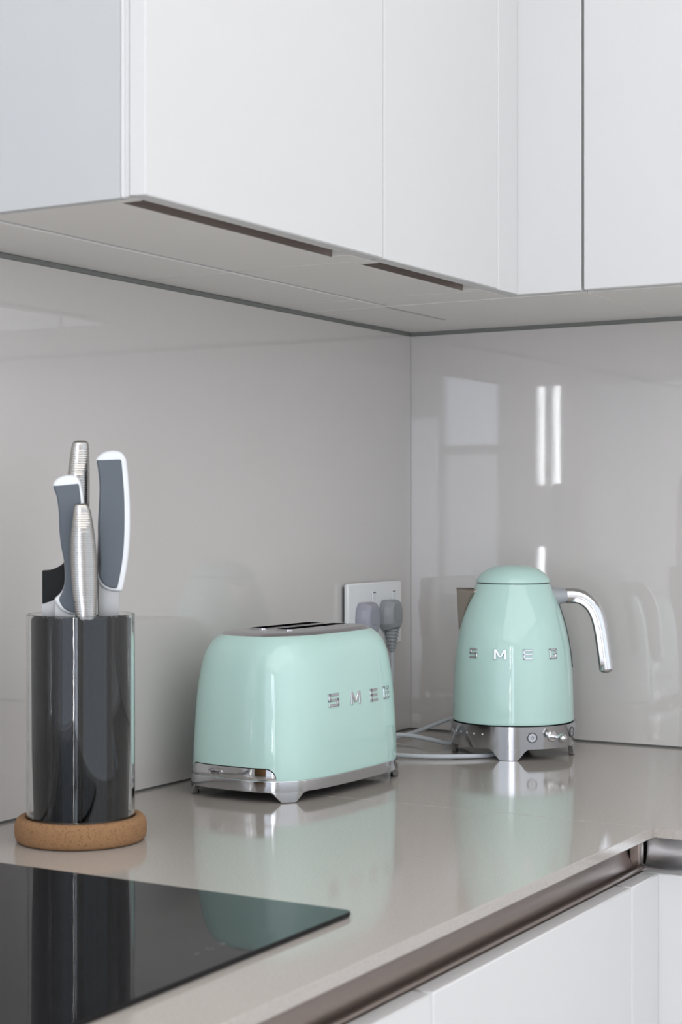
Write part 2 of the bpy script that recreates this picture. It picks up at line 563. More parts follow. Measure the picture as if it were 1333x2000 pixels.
for nm, a in (('plinth', (0.05, 0.585, -2.08, -0.60, 0.0, 0.0985)), ('plinth', (0.05, 1.30, -0.565, -0.03, 0.0, 0.0985))):
    o = box(nm, 'carcass', None, *a)
    tag(o, 'recessed white plinth under the base cabinets, %s run' % ('long' if a[1] < 1 else 'right'), 'plinth')

# handle channel profile (x, z) relative to the worktop underside
CH = [(0.6395, -0.0128), (0.612, -0.0130), (0.6075, -0.0150), (0.6050, -0.0220), (0.6035, -0.032), (0.6040, -0.041), (0.6065, -0.049), (0.6105, -0.0545),
      (0.6150, -0.0562), (0.6190, -0.0535), (0.6220, -0.0520), (0.6250, -0.0535), (0.6265, -0.0575), (0.6268, -0.072), (0.6025, -0.072), (0.6012, -0.0128)]
CH = [(x, z) for x, z in CH]
bm = bmesh.new()
loft(bm, [[(x, y, T + z) for x, z in CH] for y in (-2.08, -0.5975)], True, True, True)
tag(obj('handle_channel', bm, 'bronze', None, 60), 'dark bronze recessed handle channel below the front edge of the long worktop', 'handle')
bm = bmesh.new()
dyc = BY - BX
loft(bm, [[(x, BY + (BX - y_), T + z) for y_, z in CH] for x in (0.6195, 1.30)], True, True, True)
hc = obj('handle_channel', bm, 'alu', None, 60)
tag(hc, 'silver recessed handle channel under the right worktop edge', 'handle')
bm = bmesh.new()
bx(bm, 0.6040, 0.6185, -0.5970, -0.5830, T - 0.0720, T - 0.0125, bev=0.003, seg=3)
tag(obj('corner_bracket', bm, 'bronze'), 'small metal corner joint between the two handle channels', 'bracket')

# worktop: two slabs meeting at a fine joint, inner corner cut out
CT = 0.012
WX, WY = 0.6495, -0.6345
wt = empty('worktop', (0, 0, T - CT), world=True)
tag(wt, 'polished beige grey stone worktop running round the corner', 'worktop')
bm = bmesh.new()
bx(bm, 0.0, WX, -2.10, -0.6415, T - CT, T, bev=0.0008)
obj('slab', bm, 'quartz', wt)
bm = bmesh.new()
poly = [(0.0, 0.0), (0.0, -0.6412), (WX, -0.6412), (WX, WY), (1.30, WY), (1.30, 0.0)]
prism(bm, poly, T - CT, T, frame=lambda u, n, w: (u, w, n), bev=0.0008)
obj('slab', bm, 'quartz', wt)

box('joint_line', 'gap', wt, 0.001, WX - 0.001, -0.6416, -0.6411, T - CT + 0.001, T - 0.0002, bev=0)

# ------------------------------------------------------------------ hob
HX, HY = 0.5700, -1.1790
hb = empty('induction_hob', (0.315, HY - 0.36, T))
tag(hb, 'flat black glass hob set on the worktop in front of the knife block', 'hob')


def rrect(cx, cy, hx, hy, r, n=6):
    out = []
    for (sx, sy, a0) in ((1, 1, 0), (-1, 1, 90), (-1, -1, 180), (1, -1, 270)):
        for q in range(n + 1):
            a = R(a0 + 90 * q / n)
            out.append((cx + sx * (hx - r) + r * math.cos(a), cy + sy * (hy - r) + r * math.sin(a)))
    return out


bm = bmesh.new()
prism(bm, rrect(0, 0, 0.255, 0.36, 0.006), 0.0012, 0.0052, frame=lambda u, n, w: (u, w, n), bev=0.0008)
obj('glass_top', bm, 'hob', hb)
bm = bmesh.new()
prism(bm, rrect(0, 0, 0.2525, 0.3575, 0.006), 0.0, 0.0012, frame=lambda u, n, w: (u, w, n))
obj('seal', bm, 'hob_edge', hb)
# touch symbols near the front edge: plus, minus and lock marks
for (dx, dy, kind) in ((0.222, 0.170, 'minus'), (0.222, 0.188, 'ring'), (0.222, 0.206, 'plus')):
    bm = bmesh.new()
    z0, z1 = 0.0052, 0.00535
    if kind == 'ring':
        lathe(bm, [(0.0022, z1), (0.0030, z1)], 20, cx=dx, cy=dy)
    else:
        bx(bm, dx - 0.0005, dx + 0.0005, dy - 0.003, dy + 0.003, z0, z1)
        if kind == 'plus': bx(bm, dx - 0.003, dx + 0.003, dy - 0.0005, dy + 0.0005, z0, z1)
    obj('touch_symbol', bm, 'mark', hb)

# ------------------------------------------------------------------ lettering
STROKES = {   # boxes (u0, u1, v0, v1) in a unit cell of height 1
    'S': [(0, 1, .80, 1), (0, .22, .40, 1), (0, 1, .40, .60), (.78, 1, 0, .60), (0, 1, 0, .20)],
    'E': [(0, .24, 0, 1), (0, 1, .80, 1), (0, .95, .40, .60), (0, 1, 0, .20)],
    'G': [(0, .22, 0, 1), (0, 1, .80, 1), (0, 1, 0, .20), (.78, 1, 0, .56), (.45, 1, .38, .56), (.78, 1, .70, 1)],
    'M': [(0, .18, 0, 1), (.82, 1, 0, 1)],
}


def letter(ch, w, h, depth, frame, parent, m='chrome'):
    bm = bmesh.new()
    nf = lambda u, n, v: frame((u - .5) * w, n * depth, (v - .5) * h)
    for (u0, u1, v0, v1) in STROKES[ch]:
        b2 = bx(bm, u0, u1, 0, 1, v0, v1)
        for v in b2: v.co = nf(*v.co)
    if ch == 'M':
        for s in (1, -1):
            pl = [(.5 - s * .5, 1), (.5 - s * .26, 1), (.5 + s * .06, .18), (.5 - s * .12, .18)]
            prism(bm, pl, 0, 0.97, frame=nf)
    bmesh.ops.bevel(bm, geom=bm.edges[:], offset=min(depth, h * .08) * 0.35, segments=1, affect='EDGES', clamp_overlap=True)
    o = obj('logo_letter', bm, m, parent)
    return o


# ------------------------------------------------------------------ toaster
TO = empty('toaster', (0.1400, -0.5780, T), R(-1.9))
tag(TO, 'mint green rounded two-slice toaster with chrome base', 'toaster')
TA, TB, TN = 0.0930, 0.1515, 3.6


def sup(t, a, b, n=TN):
    c, s = math.cos(t), math.sin(t)
    return (a * math.copysign(abs(c) ** (2 / n), c), b * math.copysign(abs(s) ** (2 / n), s))


def even_params(a, b, N, n=TN):
    """parameters that give evenly spaced points along the outline"""
    K = 2880
    pts = [sup(2 * PI * i / K, a, b, n) for i in range(K + 1)]
    L = [0]
    for i in range(K):
        L.append(L[-1] + math.dist(pts[i], pts[i + 1]))
    out, j = [], 0
    for q in range(N):
        tgt = L[-1] * q / N
        while L[j + 1] < tgt: j += 1
        f = (tgt - L[j]) / max(1e-9, L[j + 1] - L[j])
        out.append(2 * PI * (j + f) / K)
    return out


NP = 160
TPAR = even_params(TA, TB, NP)
# (height, inset) of the enamel body
TPROF = [(0.0268, 0.0008), (0.0300, 0.0), (0.06, 0.0006), (0.10, 0.0026), (0.13, 0.0048), (0.153, 0.0078), (0.170, 0.0110), (0.182, 0.0148),
         (0.1900, 0.0190), (0.1955, 0.0235), (0.1990, 0.0275), (0.2010, 0.0305)]


def tring(z, ins, par=TPAR):
    nn = TN - 14 * max(0, ins - 0.012)
    return [(*sup(t, TA - ins, TB - ins, nn), z) for t in par]


def tinset(z):
    for (z0, i0), (z1, i1) in zip(TPROF[:-1], TPROF[1:]):
        if z0 <= z <= z1: return i0 + (i1 - i0) * (z - z0) / (z1 - z0)
    return 0.0


bm = bmesh.new()
fine = []
pp = catmull([(z, i, 0) for z, i in TPROF], 4)
loft(bm, [tring(p.x, p.y) for p in pp], True)
obj('body', bm, 'mint', TO, 60)

# brushed top plate with two slots
bm = bmesh.new()


def loop_edges(bm, pts):
    vs = [bm.verts.new(p) for p in pts]
    return vs, [bm.edges.new((vs[i], vs[(i + 1) % len(vs)])) for i in range(len(vs))]


ZTOP = 0.2055
PR = [(0.0298, 0.2006), (0.0310, 0.2022), (0.0350, 0.2042), (0.0410, 0.2050), (0.0480, 0.2054), (0.0520, ZTOP)]
rv = loft(bm, [[(*sup(t, TA - i_, TB - i_, 3.3), z_) for t in TPAR] for i_, z_ in PR], True)
e0 = [bm.edges.get((rv[-1][q], rv[-1][(q + 1) % NP])) for q in range(NP)]
slots = []
SLX, SLW, SLL = 0.0200, 0.0115, 0.0700
for sx in (-SLX, SLX):
    lp = [(x, y, ZTOP) for x, y in rrect(sx, 0.004, SLW, SLL, 0.006)]
    slots.append(lp)
    v1, e1 = loop_edges(bm, lp)
    e0 += e1
bmesh.ops.triangle_fill(bm, use_beauty=True, use_dissolve=False, edges=e0)
bmesh.ops.recalc_face_normals(bm, faces=bm.faces[:])
obj('top_plate', bm, 'satin', TO, 40)
for sx in (-SLX, SLX):
    lp = rrect(sx, 0.004, SLW, SLL, 0.006)
    lo = rrect(sx, 0.004, SLW + 0.0028, SLL + 0.0028, 0.008)
    bm = bmesh.new()
    loft(bm, [[(x, y, ZTOP - 0.0005) for x, y in lo], [(x, y, ZTOP + 0.0016) for x, y in lo], [(x, y, ZTOP + 0.0016) for x, y in lp], [(x, y, ZTOP - 0.004) for x, y in lp]], True)
    rim = obj('slot_rim', bm, 'chrome', TO, 30)
    bm = bmesh.new()
    loft(bm, [[(x, y, ZTOP - 0.003) for x, y in lp], [(x, y, ZTOP - 0.11) for x, y in lp]], True, False, True)
    obj('slot_well', bm, 'black', TO, 0)
    bm = bmesh.new()
    for q in range(7):
        yy = -0.060 + 0.0213 * q
        for s in (-1, 1):
            tube(bm, [(sx + s * 0.0085, yy, ZTOP - 0.10), (sx + s * 0.0085, yy, ZTOP - 0.016), (sx + s * 0.0112, yy, ZTOP - 0.008)], 0.0009, 6)
    obj('bread_guide', bm, 'chrome', TO)


# chrome base band and feet
def toaster_strip(bm, par, z0f, z1, off, th=0.004):
    n = len(par)
    rings = []
    for t in par:
        x, y = sup(t, TA + off, TB + off)
        xi, yi = sup(t, TA + off - th, TB + off - th)
        z0 = z0f(t)
        rings.append([(x, y, z1), (x * 1.004, y * 1.004, z1 - 0.001), (x * 1.004, y * 1.004, z0 + 0.0008), (x, y, z0), (xi, yi, z0), (xi, yi, z1)])
    return rings


bm = bmesh.new()
loft(bm, toaster_strip(bm, TPAR, lambda t: 0.0130, 0.0268, 0.0016) + [toaster_strip(bm, TPAR[:1], lambda t: 0.0130, 0.0268, 0.0016)[0]], True)
bmesh.ops.remove_doubles(bm, verts=bm.verts[:], dist=1e-6)
obj('base_band', bm, 'basechrome', TO, 50)
bm = bmesh.new()
vs = [bm.verts.new((*sup(t, TA - 0.003, TB - 0.003), 0.0150)) for t in TPAR]
bm.faces.new(vs)
obj('underside', bm, 'black', TO, 0)


def corner_params(sx, sy, w, N=24):
    """parameters of a stretch of outline, w metres each way from the middle of a corner"""
    best = min(range(NP), key=lambda i: -(sx * sup(TPAR[i], TA, TB)[0] * 1.34 + sy * sup(TPAR[i], TA, TB)[1]))
    per = sum(math.dist(sup(TPAR[i], TA, TB), sup(TPAR[(i + 1) % NP], TA, TB)) for i in range(NP))
    k = w / per * NP
    return [((best - k + 2 * k * q / N)) for q in range(N + 1)]


def par_at(i):
    i0 = math.floor(i)
    a, b = TPAR[i0 % NP], TPAR[(i0 + 1) % NP]
    if b < a: b += 2 * PI
    return a + (b - a) * (i - i0)


for sx in (1, -1):
    for sy in (1, -1):
        idx = corner_params(sx, sy, 0.027, 40)
        zs = []
        for q in range(41):
            u = abs(q - 20) / 20
            if u < 0.36: z = 0.0006
            elif u < 0.66: z = 0.0006 + 0.0086 * ((u - .36) / .30)
            else: z = 0.0092 + 0.0040 * (1 - (1 - (u - .66) / .34) ** 2)
            zs.append(min(z, 0.0131))
        par = [par_at(i) for i in idx]
        zmap = dict(zip(par, zs))
        bm = bmesh.new()
        rings = toaster_strip(bm, par, lambda t: zmap[t], 0.0134, 0.0017, 0.006)
        for rg, z in zip(rings, zs):
            rg[1] = (rg[1][0], rg[1][1], 0.0133)
            rg[2] = (rg[2][0], rg[2][1], min(z + 0.0008, 0.0132))
        loft(bm, rings, True, True, True)
        f = obj('foot', bm, 'basechrome', TO, 50)
        bm = bmesh.new()
        mid = sup(par[20], TA - 0.004, TB - 0.004)
        lathe(bm, [(0.0035, 0.0), (0.0035, 0.004)], 20, True, True, *mid)
        obj('rubber_pad', bm, 'rubber', f)

# crumb tray front on the near end, let into the body, with a small oval mark
def tray_patch(off, grow, m, name, parent):
    k0 = min(range(NP), key=lambda i: sup(TPAR[i], TA, TB)[1] * 50 + abs(sup(TPAR[i], TA, TB)[0]))
    per = sum(math.dist(sup(TPAR[i], TA, TB), sup(TPAR[(i + 1) % NP], TA, TB)) for i in range(NP))
    left, right = -0.0700 - grow, 0.0640 + grow
    N = 60
    bm = bmesh.new()
    rings = []
    for q in range(N + 1):
        s = left + (right - left) * q / N
        t = par_at((k0 + s / per * NP))
        edge = min(s - left, right - s)
        r = 0.013
        h = 0.0140 + grow
        if edge < r: h *= math.sqrt(max(0.0, 1 - (1 - edge / r) ** 2)) * 0.9 + 0.1 * edge / r
        col = []
        for j in range(7):
            z = 0.0272 + h * j / 6
            o2 = off - tinset(z)
            col.append((*sup(t, TA + o2, TB + o2), z))
        rings.append(col)
    loft(bm, rings, False)
    return obj(name, bm, m, parent, 60)


tray_patch(0.0004, 0.0010, 'black', 'tray_joint', TO)
tr = tray_patch(0.0009, 0.0, 'chrome', 'crumb_tray', TO)
bm = bmesh.new()
rings = []
for (rr, off) in ((1.0, 0.0), (0.93, 0.0007), (0.80, 0.0007), (0.74, 0.0002)):
    rings.append([(-0.022 + 0.0115 * rr * math.cos(2 * PI * q / 32), -TB - 0.0008 - off, 0.0342 + 0.0048 * rr * math.sin(2 * PI * q / 32)) for q in range(32)])
loft(bm, rings, True)
obj('oval_mark', bm, 'satin', tr)
tc_ = bpy.data.curves.new('mark_text', 'FONT')
tc_.body = 'smeg'
tc_.size = 0.0062
tc_.extrude = 0.00025
tc_.align_x = 'CENTER'
tc_.align_y = 'CENTER'
to_ = bpy.data.objects.new('mark_text', tc_)
COL.objects.link(to_)
bpy.context.view_layer.update()
me_ = bpy.data.meshes.new_from_object(to_.evaluated_get(bpy.context.evaluated_depsgraph_get()))
bpy.data.objects.remove(to_)
bm = bmesh.new()
bm.from_mesh(me_)
for v in bm.verts: v.co = Vector((-0.022 + v.co.x, -TB - 0.0010 - v.co.z, 0.0342 + v.co.y))
obj('mark_text', bm, 'darkgrey', tr, 0)

# letters SMEG on the long side (world positions measured on the side face, moved to the toaster's frame)
LET = (('S', -0.6335, 0.1197, 0.0225), ('M', -0.5826, 0.1180, 0.0235), ('E', -0.5364, 0.1177, 0.0185), ('G', -0.5018, 0.1178, 0.0165))
for ch, yw, zw, w in LET:
    a = R(1.9)
    yl = (yw + 0.578) * math.cos(a) + (0.2295 - 0.14) * math.sin(a)
    ins = tinset(zw)
    # surface point and normal at this y
    tb = min(TPAR, key=lambda t: abs(sup(t, TA - ins, TB - ins)[1] - yl) + (1 if math.cos(t) < 0 else 0))
    x0 = sup(tb, TA - ins, TB - ins)[0]
    p1, p2 = sup(tb - .05, TA - ins, TB - ins), sup(tb + .05, TA - ins, TB - ins)
    tan = Vector((p2[0] - p1[0], p2[1] - p1[1], 0)).normalized()
    nrm = Vector((tan.y, -tan.x, 0.07)).normalized()
    up = nrm.cross(tan).normalized()
    P = Vector((x0, yl, zw))
    letter(ch, w, 0.0165, 0.0022, lambda u, n, v, P=P, tan=tan, nrm=nrm, up=up: P + tan * u + nrm * (n - 0.0004) + up * v, TO)

# lever and browning knob on the far end
bm = bmesh.new()
bx(bm, -0.004, 0.004, 0.1440, 0.1500, 0.060, 0.150, bev=0.001)
obj('lever_slot', bm, 'black', TO)
bm = bmesh.new()
tube(bm, [(0, 0.146, 0.125), (0, 0.160, 0.125)], 0.0035, 10)
lathe(bm, [(0.001, 0.116), (0.008, 0.118), (0.010, 0.125), (0.008, 0.132), (0.001, 0.134)], 20, cx=0, cy=0.165)
obj('lever', bm, 'chrome', TO)

# ------------------------------------------------------------------ kettle and its base
KX, KY, KR = 0.2605, -0.1670, R(24.6)
KB = empty('kettle_dock', (KX, KY, T), KR)
tag(KB, 'chrome power dock with knob and buttons under the mint kettle', 'kettle dock')
KZ = 0.0490


def kring(z0f, z1, r0, r1, th, a0, a1, N):
    rings = []
    for q in range(N + 1):
        a = a0 + (a1 - a0) * q / N
        z0 = z0f(a)
        c, s = math.cos(a), math.sin(a)
        rz = lambda z: r0 + (r1 - r0) * (z - 0.016) / (KZ - 0.016)
        rings.append([(rz(z1) * c, rz(z1) * s, z1), (rz(z0) * c, rz(z0) * s, z0), ((rz(z0) - th) * c, (rz(z0) - th) * s, z0), ((rz(z1) - th) * c, (rz(z1) - th) * s, z1)])
    return rings


bm = bmesh.new()
loft(bm, kring(lambda a: 0.0165, KZ, 0.0912, 0.0930, 0.004, 0, 2 * PI, 128), True)
bmesh.ops.remove_doubles(bm, verts=bm.verts[:], dist=1e-6)
obj('ring_body', bm, 'basechrome', KB, 50)
bm = bmesh.new()
lathe(bm, [(0.0895, KZ - 0.0005), (0.080, KZ - 0.001), (0.001, KZ - 0.001)], 96)
obj('top_deck', bm, 'black', KB, 0)
bm = bmesh.new()
lathe(bm, [(0.0878, 0.0180), (0.060, 0.0150), (0.001, 0.0150)], 96)
obj('underside', bm, 'black', KB, 0)
for ang in (-94, -4, 86, 176):
    a0 = R(ang)
    wf = 0.34

    def zf(a, a0=a0):
        u = abs(a - a0) / wf
        if u < 0.42: return 0.0006
        if u < 0.66: return 0.0006 + 0.0085 * (u - .42) / .24
        return 0.0097 + 0.0069 * (1 - (1 - (u - .66) / .34) ** 2)
    bm = bmesh.new()
    loft(bm, kring(zf, 0.0170, 0.0914, 0.0932, 0.007, a0 - wf, a0 + wf, 48), True, True, True)
    f = obj('foot', bm, 'basechrome', KB, 50)
    bm = bmesh.new()
    lathe(bm, [(0.0035, 0.0), (0.0035, 0.004)], 20, True, True, 0.0855 * math.cos(a0), 0.0855 * math.sin(a0))
    obj('rubber_pad', bm, 'rubber', f)


def kframe(az, z, r):
    """frame on the base wall: u to the viewer's right, n outwards, v up; az measured from the front (-y) to the right"""
    n = Vector((math.sin(az), -math.cos(az), 0))
    t = Vector((math.cos(az), math.sin(az), 0))
    P = Vector((n.x * r, n.y * r, z))
    return lambda u, d, v: P + t * u + n * d + Vector((0, 0, v))


def disc(bm, fr, r, d0, d1, seg=28, rb=None):
    rb = rb or r
    rings = []
    for (rad, d) in ((r, d0), (r, d1 - 0.0004), (r - 0.0004, d1), (0.0001, d1)):
        rings.append([fr(rad * math.cos(2 * PI * q / seg), d, rad * math.sin(2 * PI * q / seg)) for q in range(seg)])
    loft(bm, rings, True)


def ringm(bm, fr, r0, r1, d0, d1, seg=32):
    rings = []
    for (rad, d) in ((r1, d0), (r1, d1), (r0, d1), (r0, d0)):
        rings.append([fr(rad * math.cos(2 * PI * q / seg), d, rad * math.sin(2 * PI * q / seg)) for q in range(seg)])
    loft(bm, rings, True)


def button(px, z, sym):
    az = math.asin(max(-1, min(1, px / 0.092)))
    fr = kframe(az, z, 0.0918)
    bm = bmesh.new()
    disc(bm, fr, 0.0072, -0.001, 0.0012)
    b = obj('button', bm, 'satin', KB)
    bm = bmesh.new()
    ringm(bm, fr, 0.0060, 0.0076, -0.001, 0.0018)
    obj('button_ring', bm, 'darkgrey', b)
    bm = bmesh.new()
    if sym == 'power':
        pts = [fr(0.0020 * math.sin(R(a)), 0.0014, 0.0020 * math.cos(R(a))) for a in range(40, 321, 20)]
        tube(bm, pts, 0.00035, 6)
        tube(bm, [fr(0, 0.0014, 0.0004), fr(0, 0.0014, 0.0026)], 0.00035, 6)
    else:
        ringm(bm, fr, 0.0012, 0.0019, 0.001, 0.0016)
    obj('symbol', bm, 'darkgrey', b)


button(0.0270, 0.0335, 'power')
button(0.0845, 0.0365, 'ring')
# lever knob between the buttons
az = math.asin(0.0555 / 0.092)
fr = kframe(az, 0.0340, 0.0918)
bm = bmesh.new()
rg = []
for (rad, d) in ((0.0078, -0.001), (0.0078, 0.0022), (0.0066, 0.0034), (0.0001, 0.0036)):
    rg.append([fr(rad * math.cos(2 * PI * q / 28), d, rad * math.sin(2 * PI * q / 28)) for q in range(28)])
loft(bm, rg, True)
kn = obj('knob_collar', bm, 'chrome', KB)
bm = bmesh.new()
rg = []
for (rad, d) in ((0.0030, 0.003), (0.0030, 0.017), (0.0042, 0.0178), (0.0058, 0.0195), (0.0068, 0.0225), (0.0066, 0.0260), (0.0052, 0.0290), (0.0028, 0.0305), (0.0001, 0.0309)):
    rg.append([fr(rad * math.cos(2 * PI * q / 24), d, rad * math.sin(2 * PI * q / 24)) for q in range(24)])
loft(bm, rg, True)
obj('knob', bm, 'chrome', KB, 60)
# row of temperature lights on the left of the base
for px in (-0.0895, -0.0875, -0.0825, -0.0755, -0.0665, -0.0560, -0.0440):
    az = math.asin(max(-1, min(1, px / 0.0925)))
    fr = kframe(az, 0.0370, 0.0915)
    bm = bmesh.new()
    disc(bm, fr, 0.0018, -0.0005, 0.0009, 12)
    tag(obj('indicator_light', bm, 'kwhite', KB))

KE = empty('kettle', (KX, KY, T + KZ), KR)
tag(KE, 'mint green kettle with dome lid and curved chrome handle', 'kettle')
S1 = 1317.0


def kz(y): return 0.352 - (y - 1006) / S1 - KZ


KPROF = [(0.0885, 0.0008), (0.0898, 0.0030), (0.0896, 0.012), (0.0890, 0.035), (0.0880, 0.060), (0.0867, 0.082), (0.0845, 0.103), (0.0812, 0.123),
         (0.0768, 0.142), (0.0712, 0.161), (0.0650, 0.178), (0.0590, 0.1915), (0.0548, 0.2005), (0.0535, 0.2020)]
bm = bmesh.new()
pp = catmull([(r, z, 0) for r, z in KPROF], 5)
lathe(bm, [(p.x, p.y) for p in pp], 128, True)
obj('body', bm, 'mint', KE, 70)


def kr(z):
    for (r0, z0), (r1, z1) in zip(KPROF[:-1], KPROF[1:]):
        if z0 <= z <= z1: return r0 + (r1 - r0) * (z - z0) / (z1 - z0)
    return KPROF[-1][0]


bm = bmesh.new()
lathe(bm, [(0.0530, 0.2010), (0.0530, 0.2042)], 96)
obj('lid_seal', bm, 'darkgrey', KE)
bm = bmesh.new()
lp = catmull([(0.0535, 0.2032, 0), (0.0546, 0.2045, 0), (0.0530, 0.2090, 0), (0.0485, 0.2150, 0), (0.0405, 0.2215, 0), (0.0300, 0.2260, 0), (0.0180, 0.2285, 0), (0.0080, 0.2292, 0), (0.0003, 0.2293, 0)], 4)
lathe(bm, [(max(p.x, 0.0002), p.y) for p in lp], 96)
obj('lid', bm, 'mint', KE, 70)

# spout: a steel wedge on the left
bm = bmesh.new()
zt, zb = 0.1935, 0.1270
n = 12
L_, R_ = [], []
ridge = []
for q in range(n + 1):
    f = q / n
    z = zb + (zt - zb) * f
    xr = -(0.0802 + 0.0036 * f)
    w = 0.0275 * f ** 0.75
    rb = kr(z) - 0.0015
    a = math.asin(min(1, w / rb))
    ridge.append((min(xr, -rb - 0.0002), 0, z + 0.0015 * f))
    L_.append((-rb * math.cos(a), -w, z))
    R_.append((-rb * math.cos(a), w, z))


def vcol(pl): return [bm.verts.new(p) for p in pl]


def lerp3(a, b, f): return tuple(a[i] + (b[i] - a[i]) * f for i in range(3))


cols = [vcol(L_)]
for f in (0.35, 0.7, 0.93): cols.append(vcol([lerp3(l, r, f) for l, r in zip(L_, ridge)]))
cols.append(vcol(ridge))
for f in (0.93, 0.7, 0.35): cols.append(vcol([lerp3(l, r, f) for l, r in zip(R_, ridge)]))
cols.append(vcol(R_))
for a, b in zip(cols[:-1], cols[1:]):
    for i in range(n):
        bm.faces.new((a[i], b[i], b[i + 1], a[i + 1]))
o = obj('spout', bm, 'spoutsteel', KE, 30)
sm = o.modifiers.new('thick', 'SOLIDIFY')
sm.thickness = 0.0012
sm.offset = -1

# handle on the right: mount, chrome arm with its groove and reflection strip
HP = [(0.0600, 0.2325), (0.0780, 0.2330), (0.0930, 0.2328), (0.1045, 0.2290), (0.1150, 0.2200), (0.1222, 0.2080), (0.1268, 0.1940), (0.1300, 0.1780), (0.1332, 0.1560), (0.1362, 0.1330), (0.1378, 0.1190)]
hp = catmull([(x, 0, z - KZ) for x, z in HP], 8)
bm = bmesh.new()
tube(bm, [(0.0560, 0, 0.2310 - KZ), (0.0660, 0, 0.2318 - KZ), (0.0745, 0, 0.2328 - KZ), (0.0800, 0, 0.2330 - KZ)], [0.0150, 0.0125, 0.0108, 0.0106], 24, up=(0, 1, 0), rad2=[0.0150, 0.0125, 0.0108, 0.0106])
obj('handle_mount', bm, 'greyplastic', KE)
N = len(hp)
st = [i for i, p in enumerate(hp) if p.x > 0.0770][0]
arm = hp[st:]
ra = []
for i in range(len(arm)):
    f = i / (len(arm) - 1)
    r = 0.0100 - 0.0008 * f
    if f > 0.95: r *= math.sqrt(max(0.12, 1 - ((f - 0.95) / 0.05) ** 2))
    ra.append(r)
bm = bmesh.new()
tube(bm, arm, ra, 28, up=(0, 1, 0), rad2=[r * 1.15 for r in ra])
obj('handle', bm, 'chrome', KE, 60)
# duller strip added on the inner face: groove plus the kettle's reflection
bm = bmesh.new()
inl = []
for i, p in enumerate(arm[2:-4]):
    j = i + 2
    d = (arm[j + 1] - arm[j - 1]).normalized()
    inw = Vector((-d.z, 0, d.x))
    if inw.dot(Vector((0.07, 0, 0.10)) - p) < 0: inw = -inw
    inl.append((p + inw * (ra[j] * 0.70), d, inw))
rings = []
for i, (p, d, inw) in enumerate(inl):
    f = i / (len(inl) - 1)
    w = 0.0098 * math.sqrt(max(0.02, 1 - abs(2 * f - 1) ** 14))
    rings.append([p + Vector((0, s * w, 0)) + inw * h for s, h in ((-1, -0.004), (-1.0, 0.0016), (-0.7, 0.0036), (0.7, 0.0036), (1.0, 0.0016), (1, -0.004))])
loft(bm, rings, True, True, True)
obj('groove_reflection', bm, 'satin', KE, 50)
# water gauge strip under the handle
bm = bmesh.new()
for (half, off, z0, z1) in ((0.008, 0.0002, 0.078, 0.176),):
    rings = []
    for q in range(25):
        z = z0 + (z1 - z0) * q / 24
        e_ = min(q, 24 - q) / 3.0
        hw = half * (math.sqrt(max(0.03, 1 - (1 - min(1, e_)) ** 2)))
        rr = kr(z) + off
        rings.append([(rr * math.cos(a), rr * math.sin(a), z) for a in [hw / rr * (k2 / 4 - 1) for k2 in range(9)]])
    loft(bm, rings, False)
o = obj('water_gauge', bm, 'darkgrey', KE, 60)
sm = o.modifiers.new('thick', 'SOLIDIFY')
sm.thickness = 0.0010
sm.offset = 1

for ch, px, w in (('S', 926.5, 0.0142), ('M', 978.5, 0.0185), ('E', 1031.5, 0.0142), ('G', 1080.0, 0.0142)):
    z = 0.1520 - KZ
    rr = kr(z)
    az = math.asin((px - 1003) / 1352.0 / rr)
    nrm = Vector((math.sin(az), -math.cos(az), 0.10)).normalized()
    tan = Vector((math.cos(az), math.sin(az), 0))
    up = nrm.cross(tan).normalized()
    if up.z < 0: up = -up
    P = Vector((rr * math.sin(az), -rr * math.cos(az), z))
    letter(ch, w, 0.0145, 0.0022, lambda u, n, v, P=P, tan=tan, nrm=nrm, up=up: P + tan * u + nrm * (n - 0.0004) + up * v, KE)

# ------------------------------------------------------------------ socket, plugs and cords
SO = empty('wall_socket', (0, -0.118, T + 0.146), world=True)
tag(SO, 'white double wall socket on the splashback behind the toaster', 'socket')
box('shade_backing', 'darkgrey', SO, 0.0002, 0.0045, -0.2240, -0.0590, T + 0.1500, T + 0.2410, bev=0.0006)  # dark backing added for the shadow band seen beside the faceplate
box('faceplate', 'socket', SO, 0.0046, 0.0130, -0.2275, -0.0555, T + 0.1465, T + 0.2465, bev=0.0022)
for yy in (-0.1500, -0.0860):
    s_ = box('rocker_switch', 'kwhite', SO, 0.0130, 0.0155, yy - 0.0055, yy + 0.0055, T + 0.2130, T + 0.2330, bev=0.001)
    box('switch_mark', 'darkgrey', s_, 0.0153, 0.0158, yy - 0.0045, yy + 0.0045, T + 0.2300, T + 0.2314, bev=0)


